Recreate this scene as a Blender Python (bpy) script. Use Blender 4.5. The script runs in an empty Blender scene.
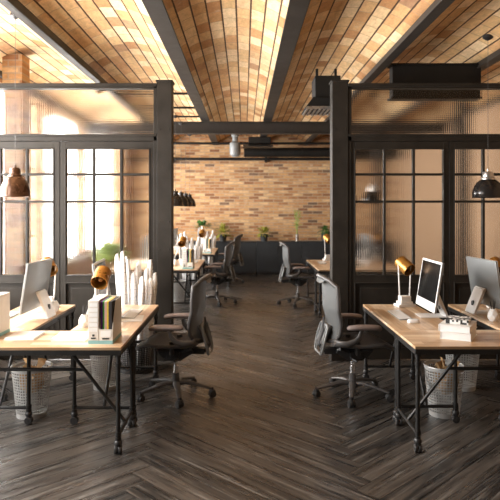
import bpy, bmesh, math, random
from math import sin, cos, pi, radians
from mathutils import Vector, Matrix
random.seed(7)
S = bpy.context.scene
C = S.collection

# ------------------------------------------------------------------ mesh builder
class MB:
    def __init__(s): s.bm = bmesh.new()
    def box(s, x0, x1, y0, y1, z0, z1, M=None):
        r = bmesh.ops.create_cube(s.bm, size=1.0)
        T = Matrix.Translation(((x0+x1)/2, (y0+y1)/2, (z0+z1)/2)) @ Matrix.Diagonal((abs(x1-x0), abs(y1-y0), abs(z1-z0), 1))
        if M is not None: T = M @ T
        bmesh.ops.transform(s.bm, matrix=T, verts=r['verts'])
        return s
    def tube(s, pts, r, seg=10, caps=True, flat=(1, 1), up=None):
        pts = [Vector(p) for p in pts]; n = len(pts)
        rs = r if isinstance(r, (list, tuple)) else [r]*n
        rings = []; ref = None
        for i, p in enumerate(pts):
            t = (pts[min(i+1, n-1)]-pts[max(i-1, 0)]).normalized()
            if ref is None:
                ref = Vector(up) if up else (Vector((0, 0, 1)) if abs(t.z) < .9 else Vector((1, 0, 0)))
            a = t.cross(ref).normalized(); b = a.cross(t).normalized(); ref = b
            rings.append([s.bm.verts.new(p + (a*cos(2*pi*k/seg)*flat[0] + b*sin(2*pi*k/seg)*flat[1])*rs[i]) for k in range(seg)])
        for i in range(n-1):
            for k in range(seg):
                k2 = (k+1) % seg
                s.bm.faces.new((rings[i][k], rings[i][k2], rings[i+1][k2], rings[i+1][k]))
        if caps:
            s.bm.faces.new(rings[0][::-1]); s.bm.faces.new(rings[-1])
        return s
    def ring(s, pts, r, seg=8):
        pts = [Vector(p) for p in pts]; n = len(pts); rings = []
        cen = sum(pts, Vector())/n
        for i, p in enumerate(pts):
            t = (pts[(i+1) % n]-pts[i-1]).normalized()
            o = (p-cen); a = (o-t*o.dot(t)).normalized(); b = t.cross(a)
            rings.append([s.bm.verts.new(p+(a*cos(2*pi*k/seg)+b*sin(2*pi*k/seg))*r) for k in range(seg)])
        for i in range(n):
            for k in range(seg):
                k2 = (k+1) % seg; j = (i+1) % n
                s.bm.faces.new((rings[i][k], rings[i][k2], rings[j][k2], rings[j][k]))
        return s
    def lathe(s, prof, c=(0, 0, 0), seg=24, M=None, close=False):
        rings = []
        for (r, z) in prof:
            ring = []
            for k in range(seg):
                p = Vector((r*cos(2*pi*k/seg), r*sin(2*pi*k/seg), z))
                if M is not None: p = M @ p
                ring.append(s.bm.verts.new(p+Vector(c)))
            rings.append(ring)
        m = len(rings)
        for i in range(m if close else m-1):
            j = (i+1) % m
            for k in range(seg):
                k2 = (k+1) % seg
                s.bm.faces.new((rings[i][k], rings[i][k2], rings[j][k2], rings[j][k]))
        if not close:
            if prof[0][0] > 1e-6: s.bm.faces.new(rings[0][::-1])
            if prof[-1][0] > 1e-6: s.bm.faces.new(rings[-1])
        return s
    def grid(s, f, nu, nv, thick=None):
        V = [[s.bm.verts.new(f(i/nu, j/nv)) for j in range(nv+1)] for i in range(nu+1)]
        for i in range(nu):
            for j in range(nv):
                s.bm.faces.new((V[i][j], V[i+1][j], V[i+1][j+1], V[i][j+1]))
        return s
    def poly(s, pts, d):
        """prism: polygon pts extruded by vector d"""
        a = [s.bm.verts.new(Vector(p)) for p in pts]; b = [s.bm.verts.new(Vector(p)+Vector(d)) for p in pts]
        n = len(pts)
        s.bm.faces.new(a[::-1]); s.bm.faces.new(b)
        for i in range(n): s.bm.faces.new((a[i], a[(i+1) % n], b[(i+1) % n], b[i]))
        return s
    def obj(s, name, mat, parent=None, bevel=0, smooth=35, solid=0, weld=False):
        if weld: bmesh.ops.remove_doubles(s.bm, verts=s.bm.verts, dist=1e-5)
        bmesh.ops.recalc_face_normals(s.bm, faces=s.bm.faces)
        me = bpy.data.meshes.new(name); s.bm.to_mesh(me); s.bm.free()
        me.materials.append(mat)
        if smooth:
            me.shade_smooth(); me.set_sharp_from_angle(angle=radians(smooth))
        o = bpy.data.objects.new(name, me); C.objects.link(o)
        if parent is not None: o.parent = parent
        if bevel:
            m = o.modifiers.new('bevel', 'BEVEL'); m.width = bevel; m.segments = 2; m.limit_method = 'ANGLE'
        if solid:
            m = o.modifiers.new('solid', 'SOLIDIFY'); m.thickness = solid; m.offset = 0
        return o

def tag(o, label, cat, group=None):
    o['label'] = label; o['category'] = cat
    if group: o['group'] = group
    return o
def thing(name, label, cat, loc=(0, 0, 0), rz=0, group=None):
    o = bpy.data.objects.new(name, None); C.objects.link(o)
    o.location = loc; o.rotation_euler = (0, 0, rz); o.empty_display_size = .1
    return tag(o, label, cat, group)
def struct(o):
    o['kind'] = 'structure'; return o
KIDS = {}
def copy_tree(o, parent=None):
    c = o.copy(); C.objects.link(c)
    if parent is not None: c.parent = parent
    for ch in list(o.children): copy_tree(ch, c)
    return c
def dup(o, loc, rz=None, label=None, group=None, scale=None):
    c = copy_tree(o); c.location = loc
    if rz is not None: c.rotation_euler = (0, 0, rz)
    if label: c['label'] = label
    if group: c['group'] = group
    if scale: c.scale = (scale,)*3
    return c
def put(o, loc, rz=0, label=None, scale=None):
    """first use moves the prototype, later uses copy it"""
    if not o.get('_used'):
        o.location = loc; o.rotation_euler = (0, 0, rz)
        if label: o['label'] = label
        if scale: o.scale = (scale,)*3
        o['_used'] = 1
        return o
    return dup(o, loc, rz, label, scale=scale)

# ------------------------------------------------------------------ materials
class NT:
    def __init__(s, name):
        s.m = bpy.data.materials.new(name); s.m.use_nodes = True
        s.t = s.m.node_tree; s.n = s.t.nodes; s.l = s.t.links
        s.b = s.n['Principled BSDF']; s.out = s.n['Material Output']
    def new(s, typ, **kw):
        n = s.n.new(typ)
        for k, v in kw.items(): setattr(n, k, v)
        return n
    def link(s, a, b): s.l.new(a, b)
    def val(s, sock, v):
        if hasattr(v, 'node'): s.l.new(v, sock)
        else: sock.default_value = v
    def math(s, op, a, b=0.0, c=None, clamp=False):
        n = s.new('ShaderNodeMath', operation=op); n.use_clamp = clamp
        s.val(n.inputs[0], a); s.val(n.inputs[1], b)
        if c is not None: s.val(n.inputs[2], c)
        return n.outputs[0]
    def vec(s, x, y, z=0.0):
        n = s.new('ShaderNodeCombineXYZ')
        for i, v in enumerate((x, y, z)): s.val(n.inputs[i], v)
        return n.outputs[0]
    def sep(s, v):
        n = s.new('ShaderNodeSeparateXYZ'); s.l.new(v, n.inputs[0]); return n.outputs
    def coord(s, which='Object'):
        return s.new('ShaderNodeTexCoord').outputs[which]
    def noise(s, v, scale=5, detail=3, rough=.5):
        n = s.new('ShaderNodeTexNoise'); s.l.new(v, n.inputs['Vector'])
        n.inputs['Scale'].default_value = scale; n.inputs['Detail'].default_value = detail; n.inputs['Roughness'].default_value = rough
        return n.outputs['Fac']
    def white(s, v):
        n = s.new('ShaderNodeTexWhiteNoise', noise_dimensions='3D'); s.l.new(v, n.inputs['Vector']); return n.outputs['Value']
    def ramp(s, fac, stops, const=False):
        n = s.new('ShaderNodeValToRGB'); s.val(n.inputs[0], fac)
        if const: n.color_ramp.interpolation = 'CONSTANT'
        e = n.color_ramp.elements
        while len(e) < len(stops): e.new(.5)
        for k, (p, c) in enumerate(stops):
            e[k].position = p; e[k].color = (c[0], c[1], c[2], 1) if len(c) == 3 else c
        return n.outputs[0]
    def mix(s, fac, a, b, blend='MIX'):
        n = s.new('ShaderNodeMix', data_type='RGBA', blend_type=blend)
        s.val(n.inputs[0], fac)
        for sock, v in ((n.inputs[6], a), (n.inputs[7], b)):
            if hasattr(v, 'node'): s.l.new(v, sock)
            else: sock.default_value = (v[0], v[1], v[2], 1)
        return n.outputs[2]
    def remap(s, v, a, b, c, d):
        n = s.new('ShaderNodeMapRange'); s.val(n.inputs[0], v)
        for i, x in enumerate((a, b, c, d)): s.val(n.inputs[i+1], x)
        return n.outputs[0]
    def bump(s, h, strength=.3, dist=.01):
        n = s.new('ShaderNodeBump'); n.inputs['Strength'].default_value = strength; n.inputs['Distance'].default_value = dist
        s.l.new(h, n.inputs['Height']); s.l.new(n.outputs[0], s.b.inputs['Normal'])
    def set(s, **kw):
        for k, v in kw.items():
            sock = s.b.inputs[k]
            if hasattr(v, 'node'): s.l.new(v, sock)
            elif k == 'Base Color': sock.default_value = (v[0], v[1], v[2], 1)
            else: sock.default_value = v
        return s.m

def plain(name, col, rough=.5, metal=0, var=.12, scale=12, bump=0, spec=.5):
    t = NT(name); co = t.coord()
    n = t.noise(co, scale, 4, .6)
    f = t.remap(n, .3, .7, 1-var, 1+var)
    c = t.mix(1.0, col, t.vec(f, f, f), 'MULTIPLY')
    t.set(**{'Base Color': c, 'Roughness': t.remap(n, .3, .7, max(rough-.06, .02), min(rough+.06, 1)), 'Metallic': metal, 'Specular IOR Level': spec})
    if bump: t.bump(n, bump, .005)
    return t.m

def brick_mat(name, src, ax, L, H, mu, mv, ramp, mortar, random_off=False, bump=.5, stain=.25):
    t = NT(name); co = t.coord(src); xyz = t.sep(co)
    u, v = xyz[ax[0]], xyz[ax[1]]
    vv = t.math('DIVIDE', v, H); row = t.math('FLOOR', vv); fv = t.math('FRACT', vv)
    off = t.white(t.vec(row, 3.7)) if random_off else t.math('MULTIPLY', t.math('PINGPONG', row, 1.0), .5)
    cu = t.math('ADD', t.math('DIVIDE', u, L), off); col = t.math('FLOOR', cu); fu = t.math('FRACT', cu)
    rnd = t.white(t.vec(col, row, 1.3)); rnd2 = t.white(t.vec(col, row, 8.1))
    wob = t.math('MULTIPLY', t.math('SUBTRACT', t.noise(co, 14, 2), .5), .006)
    du = t.math('ADD', t.math('MULTIPLY', t.math('MINIMUM', fu, t.math('SUBTRACT', 1.0, fu)), L), wob)
    dv = t.math('ADD', t.math('MULTIPLY', t.math('MINIMUM', fv, t.math('SUBTRACT', 1.0, fv)), H), wob)
    a = t.remap(du, mu*.5, mu*.5+.004, 1, 0); b = t.remap(dv, mv*.5, mv*.5+.004, 1, 0)
    mo = t.math('MAXIMUM', a, b)
    bc = t.ramp(rnd, ramp)
    nz = t.noise(t.vec(u, t.math('MULTIPLY', v, 2.5), t.math('MULTIPLY', rnd2, 9)), 9, 6, .75)
    f = t.remap(nz, .25, .75, 1-stain, 1+stain)
    bc = t.mix(1.0, bc, t.vec(f, f, f), 'MULTIPLY')
    # pale lime bloom on some bricks
    pale = t.math('MULTIPLY', t.remap(t.noise(co, 5, 5, .7), .58, .72, 0, .55), t.math('GREATER_THAN', rnd2, .55))
    bc = t.mix(pale, bc, (.62, .50, .36))
    if isinstance(mortar, tuple) and len(mortar) == 2:   # separate colours for bed and head joints
        mc = t.mix(b, mortar[0], mortar[1])
    else: mc = mortar
    t.set(**{'Base Color': t.mix(mo, bc, mc), 'Roughness': .85, 'Specular IOR Level': .25})
    h = t.math('ADD', t.math('SUBTRACT', 1.0, mo), t.math('MULTIPLY', nz, .3))
    t.bump(h, bump, .012)
    return t.m

def wood_top(name):
    t = NT(name); co = t.coord(); x, y, z = t.sep(co)
    row = t.math('FLOOR', t.math('DIVIDE', y, .075))
    xo = t.math('ADD', t.math('DIVIDE', x, .62), t.white(t.vec(row, 2.2)))
    col = t.math('FLOOR', xo)
    rnd = t.white(t.vec(col, row, 4.4))
    g = t.noise(t.vec(t.math('MULTIPLY', x, 1.4), t.math('MULTIPLY', y, 34), t.math('MULTIPLY', rnd, 31)), 2.2, 6, .62)
    base = t.ramp(rnd, [(0, (.50, .31, .16)), (.3, (.70, .50, .32)), (.7, (.84, .67, .48)), (1, (.42, .25, .13))])
    c = t.mix(t.remap(g, .35, .68, 0, .75), base, (.42, .26, .14))
    fy = t.math('FRACT', t.math('DIVIDE', y, .075))
    seam = t.remap(t.math('MINIMUM', fy, t.math('SUBTRACT', 1, fy)), .0, .03, .6, 1)
    c = t.mix(1.0, c, t.vec(seam, seam, seam), 'MULTIPLY')
    t.set(**{'Base Color': c, 'Roughness': t.remap(g, .3, .7, .26, .4), 'Specular IOR Level': .5})
    t.bump(g, .08, .002)
    return t.m

def floor_mat():
    t = NT('weathered_planks'); uv = t.coord('UV'); u, v, _ = t.sep(uv)
    at = t.new('ShaderNodeAttribute', attribute_name='rnd'); rc = t.sep(at.outputs['Color'])
    r, r2 = rc[0], rc[1]
    p = t.vec(t.math('ADD', t.math('MULTIPLY', u, .5), t.math('MULTIPLY', r, 41)), t.math('ADD', t.math('MULTIPLY', v, 7), t.math('MULTIPLY', r2, 23)), 0)
    g = t.noise(p, 2.4, 8, .68)
    g2 = t.noise(t.vec(t.math('MULTIPLY', u, .8), t.math('MULTIPLY', v, 20), t.math('MULTIPLY', r, 17)), 2.0, 5, .7)
    base = t.ramp(r, [(0, (.013, .013, .013)), (.4, (.036, .031, .028)), (.75, (.075, .063, .053)), (1, (.022, .022, .022))])
    c = t.mix(t.remap(g, .45, .66, 0, .8), base, (.10, .085, .071))
    c = t.mix(t.remap(g2, .55, .68, 0, .62), c, (.27, .252, .228))
    c = t.mix(t.remap(g2, .34, .48, .9, 0), c, (.008, .008, .008))
    ev = t.math('MINIMUM', v, t.math('SUBTRACT', .16, v)); eu = t.math('MINIMUM', u, t.math('SUBTRACT', 1.92, u))
    e = t.math('MINIMUM', ev, eu)
    gap = t.remap(e, .0015, .004, 1, 0)
    c = t.mix(gap, c, (.006, .005, .005))
    t.set(**{'Base Color': c, 'Roughness': t.remap(g, .3, .7, .2, .40), 'Specular IOR Level': .5})
    h = t.math('SUBTRACT', t.math('ADD', t.math('MULTIPLY', g2, .6), t.math('MULTIPLY', g, .4)), t.math('MULTIPLY', t.remap(e, .0, .008, 1, 0), 1.2))
    t.bump(h, .35, .006)
    return t.m

def reeded_glass():
    t = NT('reeded_glass'); x, y, z = t.sep(t.coord())
    a = t.math('SINE', t.math('MULTIPLY', x, 2*pi/.022)); b = t.math('SINE', t.math('MULTIPLY', z, 2*pi/.022))
    h = t.math('ADD', a, t.math('MULTIPLY', b, .7))
    t.set(**{'Base Color': (.97, .97, .96), 'Roughness': .10, 'IOR': 1.3, 'Transmission Weight': 1.0})
    t.bump(h, .22, .0022)
    return t.m

def mesh_fabric(name, col, alpha=.55):
    t = NT(name)
    t.set(**{'Base Color': col, 'Roughness': .55, 'Alpha': alpha})
    return t.m

M = {}
M['iron'] = plain('bronze_iron', (.020, .0165, .013), .5, .0, .25, 6, .05, .2)
M['steel'] = plain('dark_steel', (.022, .021, .020), .4, .3, .2, 20, 0, .4)
M['beam'] = plain('beam_steel', (.026, .021, .017), .55, .0, .25, 5, .05, .3)
M['duct'] = plain('black_duct', (.010, .009, .008), .5, .0, .2, 6, 0, .25)
M['plastic'] = plain('black_plastic', (.025, .024, .024), .42, 0, .15, 25)
M['graphite'] = plain('graphite_plastic', (.085, .08, .078), .38, .1, .12, 25)
M['armpad'] = plain('taupe_armpad', (.20, .155, .14), .55, 0, .1, 25)
M['frame_grey'] = plain('polished_grey', (.22, .23, .23), .35, .2, .1, 10)
M['chrome'] = plain('chrome', (.75, .75, .75), .15, 1, .05, 10)
M['white'] = plain('white_enamel', (.82, .81, .79), .35, 0, .03, 8)
M['paper'] = plain('white_paper', (.80, .79, .77), .7, 0, .04, 20)
M['alu'] = plain('aluminium', (.25, .26, .26), .35, .5, .0, 6)
M['screen'] = plain('black_screen', (.003, .003, .003), .2, 0, .02, 4, 0, .12)
M['amber'] = plain('amber_brass', (.38, .18, .035), .3, .6, .25, 18)
M['amber_in'] = plain('dark_brass', (.22, .10, .03), .4, .6, .2, 18)
M['lampblack'] = plain('black_lacquer', (.018, .016, .015), .16, .2, .05, 8)
M['copper'] = plain('bronze_lacquer', (.075, .035, .018), .25, .45, .15, 8)
M['silver'] = plain('brushed_nickel', (.5, .47, .44), .3, .9, .1, 15)
M['kraft'] = plain('kraft_paper', (.45, .28, .13), .8, 0, .25, 30, .3)
M['basket'] = plain('galvanised_sheet', (.50, .50, .49), .38, .35, .06, 20)
M['teal'] = plain('teal_card', (.22, .42, .42), .6, 0, .06, 20)
M['navy'] = plain('charcoal_cabinet', (.022, .026, .030), .45, 0, .15, 5)
M['terracotta'] = plain('terracotta', (.45, .20, .11), .8, 0, .15, 20)
M['darkpot'] = plain('dark_pot', (.03, .035, .038), .5, 0, .1, 20)
M['soil'] = plain('soil', (.04, .025, .015), .95, 0, .3, 60, .5)
M['leaf'] = plain('green_leaf', (.06, .16, .03), .5, 0, .4, 40)
M['leaf_yellow'] = plain('yellow_green_leaf', (.30, .30, .04), .5, 0, .4, 40)
M['leaf_light'] = plain('fresh_leaf', (.26, .36, .06), .5, 0, .3, 40)
M['brown_plaster'] = plain('brown_plaster', (.36, .225, .13), .85, 0, .12, 2)
M['dark_plaster'] = plain('dark_plaster', (.16, .13, .11), .85, 0, .08, 3)
M['plaster'] = plain('plaster', (.55, .48, .40), .85, 0, .08, 3)
M['wood'] = wood_top('oak_desktop')
M['rglass'] = reeded_glass()
tg = NT('clear_glass'); M['glass'] = tg.set(**{'Base Color': (1, 1, 1), 'Roughness': .0, 'IOR': 1.1, 'Transmission Weight': 1.0})
M['mesh'] = mesh_fabric('seat_mesh', (.05, .045, .045), .8)
M['meshback'] = mesh_fabric('back_mesh', (.15, .155, .155), .72)
for k, c in dict(purple=(.13, .03, .32), green=(.08, .42, .06), pink=(.75, .45, .38), yellow=(.85, .58, .05), folder_black=(.035, .03, .03), cream=(.7, .66, .6)).items():
    M[k] = plain('folder_'+k, c, .6, 0, .05)
brick_ramp = [(0, (.22, .10, .05)), (.16, (.38, .19, .085)), (.45, (.50, .29, .13)), (.74, (.58, .38, .20)), (.9, (.37, .18, .08)), (1, (.15, .10, .07))]
M['brick_back'] = brick_mat('back_wall_brick', 'Object', (0, 2), .25, .075, .012, .013, brick_ramp, (.40, .29, .19), bump=.4, stain=.4)
M['brick_side'] = brick_mat('side_wall_brick', 'Object', (1, 2), .25, .075, .012, .013, brick_ramp, (.40, .29, .19), bump=.4, stain=.4)
vault_ramp = [(0, (.46, .22, .09)), (.18, (.60, .34, .15)), (.5, (.70, .45, .22)), (.85, (.78, .57, .34)), (.95, (.56, .30, .13)), (1, (.40, .22, .12))]
M['vault'] = brick_mat('vault_brick', 'UV', (0, 1), .29, .138, .008, .013, vault_ramp, ((.46, .30, .17), (.10, .055, .03)), random_off=True, bump=.5, stain=.3)

# ------------------------------------------------------------------ room shell
BX = [.432+1.144*k for k in range(-3, 4)]          # beam axes
XL, XR, YB, YF = -3.0, 3.864, 15.3, -3.0
ZB, ZS, RISE = 3.25, 3.30, .21
def vault_z(x):
    k = math.floor((x-BX[0])/1.144); c = BX[0]+1.144*(k+.5)
    return ZS+RISE*(1-((x-c)/.572)**2)

# floor: herringbone boards, each board a face with its own random values
NB = 12
Lp, Wp = 1.92, .16
bm = bmesh.new(); uvl = bm.loops.layers.uv.new('UVMap'); cl = bm.loops.layers.float_color.new('rnd')
q = math.sqrt(.5)
def rot(i, j): return ((i-j)*q*Wp+.77, (i+j)*q*Wp)
for m in range(-4, 5):
    for k in range(-60, 120):
        for typ in (0, 1):
            if typ == 0: i0, j0, di, dj = k+NB*m, k-NB*m, NB, 1
            else: i0, j0, di, dj = k+NB*m, k+1-NB*m, 1, NB
            cs = [(i0, j0), (i0+di, j0), (i0+di, j0+dj), (i0, j0+dj)]
            P = [rot(*c) for c in cs]
            if max(p[0] for p in P) < XL or min(p[0] for p in P) > XR or max(p[1] for p in P) < YF or min(p[1] for p in P) > YB: continue
            f = bm.faces.new([bm.verts.new((p[0], p[1], 0)) for p in P])
            uvs = [(0, 0), (Lp, 0), (Lp, Wp), (0, Wp)] if typ == 0 else [(0, 0), (0, Wp), (Lp, Wp), (Lp, 0)]
            col = (random.random(), random.random(), random.random(), 1)
            for lp, w in zip(f.loops, uvs): lp[uvl].uv = w; lp[cl] = col
for co, no in (((XL-.3, 0, 0), (-1, 0, 0)), ((XR+.3, 0, 0), (1, 0, 0)), ((0, YF-.3, 0), (0, -1, 0)), ((0, YB+.3, 0), (0, 1, 0))):
    bmesh.ops.bisect_plane(bm, geom=bm.verts[:]+bm.edges[:]+bm.faces[:], plane_co=co, plane_no=no, clear_outer=True)
me = bpy.data.meshes.new('floor'); bm.to_mesh(me); bm.free(); me.materials.append(floor_mat())
fl = bpy.data.objects.new('floor', me); C.objects.link(fl); struct(fl)

# vaulted ceiling
bm = bmesh.new(); uvl = bm.loops.layers.uv.new('UVMap')
NS = 14
for b in range(6):
    x0, x1 = BX[b], BX[b+1]
    pts = []; arc = 0
    for k in range(NS+1):
        x = x0+(x1-x0)*k/NS; t = 2*k/NS-1
        p = (x, ZS+RISE*(1-t*t))
        if pts: arc += math.hypot(p[0]-pts[-1][0], p[1]-pts[-1][1])
        pts.append((p[0], p[1], arc))
    tot = arc; sc = (.138*9)/tot
    for k in range(NS):
        a, c = pts[k], pts[k+1]
        f = bm.faces.new([bm.verts.new(v) for v in ((a[0], YF, a[1]), (c[0], YF, c[1]), (c[0], YB, c[1]), (a[0], YB, a[1]))])
        o_ = b*20*.138
        for lp, w in zip(f.loops, ((YF, a[2]*sc+o_), (YF, c[2]*sc+o_), (YB, c[2]*sc+o_), (YB, a[2]*sc+o_))): lp[uvl].uv = w
        f.smooth = True
bmesh.ops.remove_doubles(bm, verts=bm.verts, dist=1e-4)
me = bpy.data.meshes.new('ceiling'); bm.to_mesh(me); bm.free(); me.materials.append(M['vault'])
ce = bpy.data.objects.new('ceiling', me); C.objects.link(ce); struct(ce)
mo = ce.modifiers.new('solid', 'SOLIDIFY'); mo.thickness = .15; mo.offset = 1
# outer slab that keeps daylight out above the vault
struct(MB().box(XL-.3, XR+.3, YF-.3, YB+.3, 3.75, 3.9).obj('ceiling_slab', M['plaster']))

for k, x in enumerate(BX):
    b = MB(); hw = .08 if k in (2, 3) else .052
    b.box(x-.03, x+.03, YF, YB, ZB+.012, ZS+.12)
    b.box(x-hw, x+hw, YF, YB, ZB, ZB+.014); b.box(x-hw*.72, x+hw*.72, YF, YB, ZB+.014, ZB+.075)
    struct(b.obj('ceiling_beam', M['beam'], bevel=.003))
b = MB(); b.box(XL, XR, 11.10, 11.28, 3.03, 3.048); b.box(XL, XR, 11.17, 11.21, 3.04, 3.24); b.box(XL, XR, 11.10, 11.28, 3.232, 3.25)
b.box(XL, XR, 11.14, 11.24, 3.05, 3.23)
struct(b.obj('ceiling_crossbeam', M['beam'], bevel=.002))
# steel trimmer set between two beams
b = MB(); b.box(1.70, 2.715, 6.87, 7.02, 2.92, 3.29); b.box(1.68, 2.72, 6.85, 7.04, 3.285, 3.305); b.box(1.68, 2.72, 6.85, 7.04, 2.90, 2.925)
struct(b.obj('ceiling_crossbeam', M['duct'], bevel=.003))

def wall_x(name, x0, x1, openings, mat, y0=YF, y1=YB, zt=3.6):
    b = MB(); y = y0
    for (a, c, z0, z1) in openings:
        b.box(x0, x1, y, a, 0, zt); b.box(x0, x1, a, c, 0, z0); b.box(x0, x1, a, c, z1, zt); y = c
    b.box(x0, x1, y, y1, 0, zt)
    return struct(b.obj(name, mat, smooth=0))
WIN = [(2.3, 4.2, .75, 3.2), (4.5, 6.35, .75, 3.2), (6.8, 8.9, .75, 3.2), (9.2, 11.4, .75, 3.2), (11.7, 14.4, .75, 3.2)]
wall_x('wall_left', XL-.3, XL, WIN, M['brick_side'])
wall_x('wall_right', XR, XR+.3, [], M['brown_plaster'])
struct(MB().box(XL-.3, XR+.3, YB, YB+.3, 0, 3.6).obj('wall_back', M['brick_back'], smooth=0))
struct(MB().box(XL-.3, XR+.3, YF-.3, YF, 0, 3.6).obj('wall_front', M['dark_plaster'], smooth=0))
for i, (a, c, z0, z1) in enumerate(WIN):
    w = bpy.data.objects.new('window_%d' % (i+1), None); C.objects.link(w); struct(w)
    b = MB()
    xa, xb = XL-.16, XL-.11
    b.box(xa, xb, a, a+.05, z0, z1); b.box(xa, xb, c-.05, c, z0, z1); b.box(xa, xb, a, c, z0, z0+.05); b.box(xa, xb, a, c, z1-.05, z1)
    n = 4
    for k in range(1, n): y = a+(c-a)*k/n; b.box(xa+.01, xb-.01, y-.015, y+.015, z0, z1)
    for k in range(1, 5): z = z0+(z1-z0)*k/5; b.box(xa+.01, xb-.01, a, c, z-.015, z+.015)
    b.obj('window_frame', M['iron'], w)
    MB().box(XL-.3, XL+.04, a-.03, c+.03, z0-.04, z0).obj('window_sill', M['plaster'], w, bevel=.005)
# baseboards
struct(MB().box(XL, XR, YB-.02, YB, 0, .1).obj('baseboard_back', M['duct']))
# brick pillar behind the partition, by the windows
struct(MB().box(-2.82, -2.59, 7.0, 7.25, 0, 3.45).obj('pillar', M['brick_back'], smooth=0))

# ------------------------------------------------------------------ partitions (plane Y = 6.5)
K = 6.5/600
def PX(p): return (p-244)*K
def PZ(p): return 1.65+(208-p)*K
YP = 6.5
def post(x0, x1, name):
    b = MB(); b.box(x0, x1, YP-.02, YP+.16, 0, PZ(80.5)); e = .02
    b.box(x0-.012, x1+.012, YP-.03, YP+.17, PZ(82), PZ(80.3)); b.box(x0-.012, x1+.012, YP-.03, YP+.17, 0, .12)
    for z in (.5, 1.2, 1.5, 2.5):
        for x in (x1-.03, x0+.03): b.box(x-.008, x+.008, YP-.026, YP-.018, z-.008, z+.008)
    return struct(b.obj(name, M['iron'], bevel=.004))
post(PX(157), PX(172), 'trim_1'); post(PX(332), PX(348), 'trim_2')

struct(MB().box(3.2, 3.36, 8.9, 9.06, 0, ZB).obj('pillar', M['beam'], bevel=.004))
struct(MB().box(2.46, 2.60, 11.12, 11.26, 0, 3.03).obj('pillar', M['beam'], bevel=.004))
def partition(name, xa, xb):
    w = bpy.data.objects.new(name, None); C.objects.link(w); struct(w)
    b = MB(); f0, f1 = YP-.01, YP+.09
    b.box(xa, xb, f0-.015, f1+.01, PZ(86.5), PZ(83.5)); b.box(xa, xb, f0, f1, PZ(88.5), PZ(86.5))
    b.box(xa, xb, f0, f1, PZ(141), PZ(134)); b.box(xa, xb, f0-.012, f1+.01, PZ(136.5), PZ(134.2))
    b.box(xa, xa+.035, f0, f1, 0, PZ(86.5)); b.box(xb-.035, xb, f0, f1, 0, PZ(86.5))
    b.obj('transom_frame', M['iron'], w, bevel=.003)
    MB().box(xa+.03, xb-.03, YP+.03, YP+.042, PZ(134.5), PZ(88)).obj('transom_glass', M['rglass'], w, smooth=0)
partition('wall_partition_left', XL+.002, PX(157)-.002); partition('wall_partition_right', PX(348)+.002, XR-.002)

def door(i, pl, pr, gl, gr, knob=None):
    w = bpy.data.objects.new('door_%d' % i, None); C.objects.link(w); struct(w)
    xl, xr, a, c = PX(pl), PX(pr), PX(gl), PX(gr)
    y0, y1 = YP, YP+.06
    zt, zg, zgb, zr, zb = PZ(141.4), PZ(149), PZ(275), PZ(283.5), .14
    b = MB()
    b.box(xl, a, y0, y1, .012, zt); b.box(c, xr, y0, y1, .012, zt)
    b.box(a, c, y0, y1, zg, zt); b.box(a, c, y0, y1, zr, zgb); b.box(a, c, y0, y1, .012, zb)
    # raised mouldings
    for (z0, z1) in ((zgb, zg), (zb, zr)):
        t = .012
        b.box(a-t, c+t, y0-.008, y0+.01, z1, z1+t); b.box(a-t, c+t, y0-.008, y0+.01, z0-t, z0)
        b.box(a-t, a, y0-.008, y0+.01, z0, z1); b.box(c, c+t, y0-.008, y0+.01, z0, z1)
    b.obj('door_frame', M['iron'], w, bevel=.003)
    b = MB(); wq = .013
    for k in (1, 2):
        x = a+(c-a)*k/3; b.box(x-wq, x+wq, y0+.004, y1-.004, zgb, zg)
    for p in (174.3, 201.6): b.box(a, c, y0+.006, y1-.006, PZ(p)-wq, PZ(p)+wq)
    b.obj('glazing_bar', M['iron'], w, bevel=.003)
    MB().box(a-.004, c+.004, YP+.024, YP+.036, zgb-.004, zg+.004).obj('glass_pane', M['rglass'], w, smooth=0)
    b = MB(); b.box(a, c, y0+.022, y1-.02, zb, zr)
    t = .05; b.box(a+t, c-t, y0+.012, y0+.024, zb+t, zr-t)
    b.obj('lower_panel', M['iron'], w, bevel=.004)
    return w
door(1, 60.3, 153.4, 66, 148.8); door(2, -33, 59.7, -27, 53)
door(3, 351.6, 449, 355.6, 443.3); door(4, 449.6, 548, 455, 542)
door(5, 548.6, 577.4, 552, 573)

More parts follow.
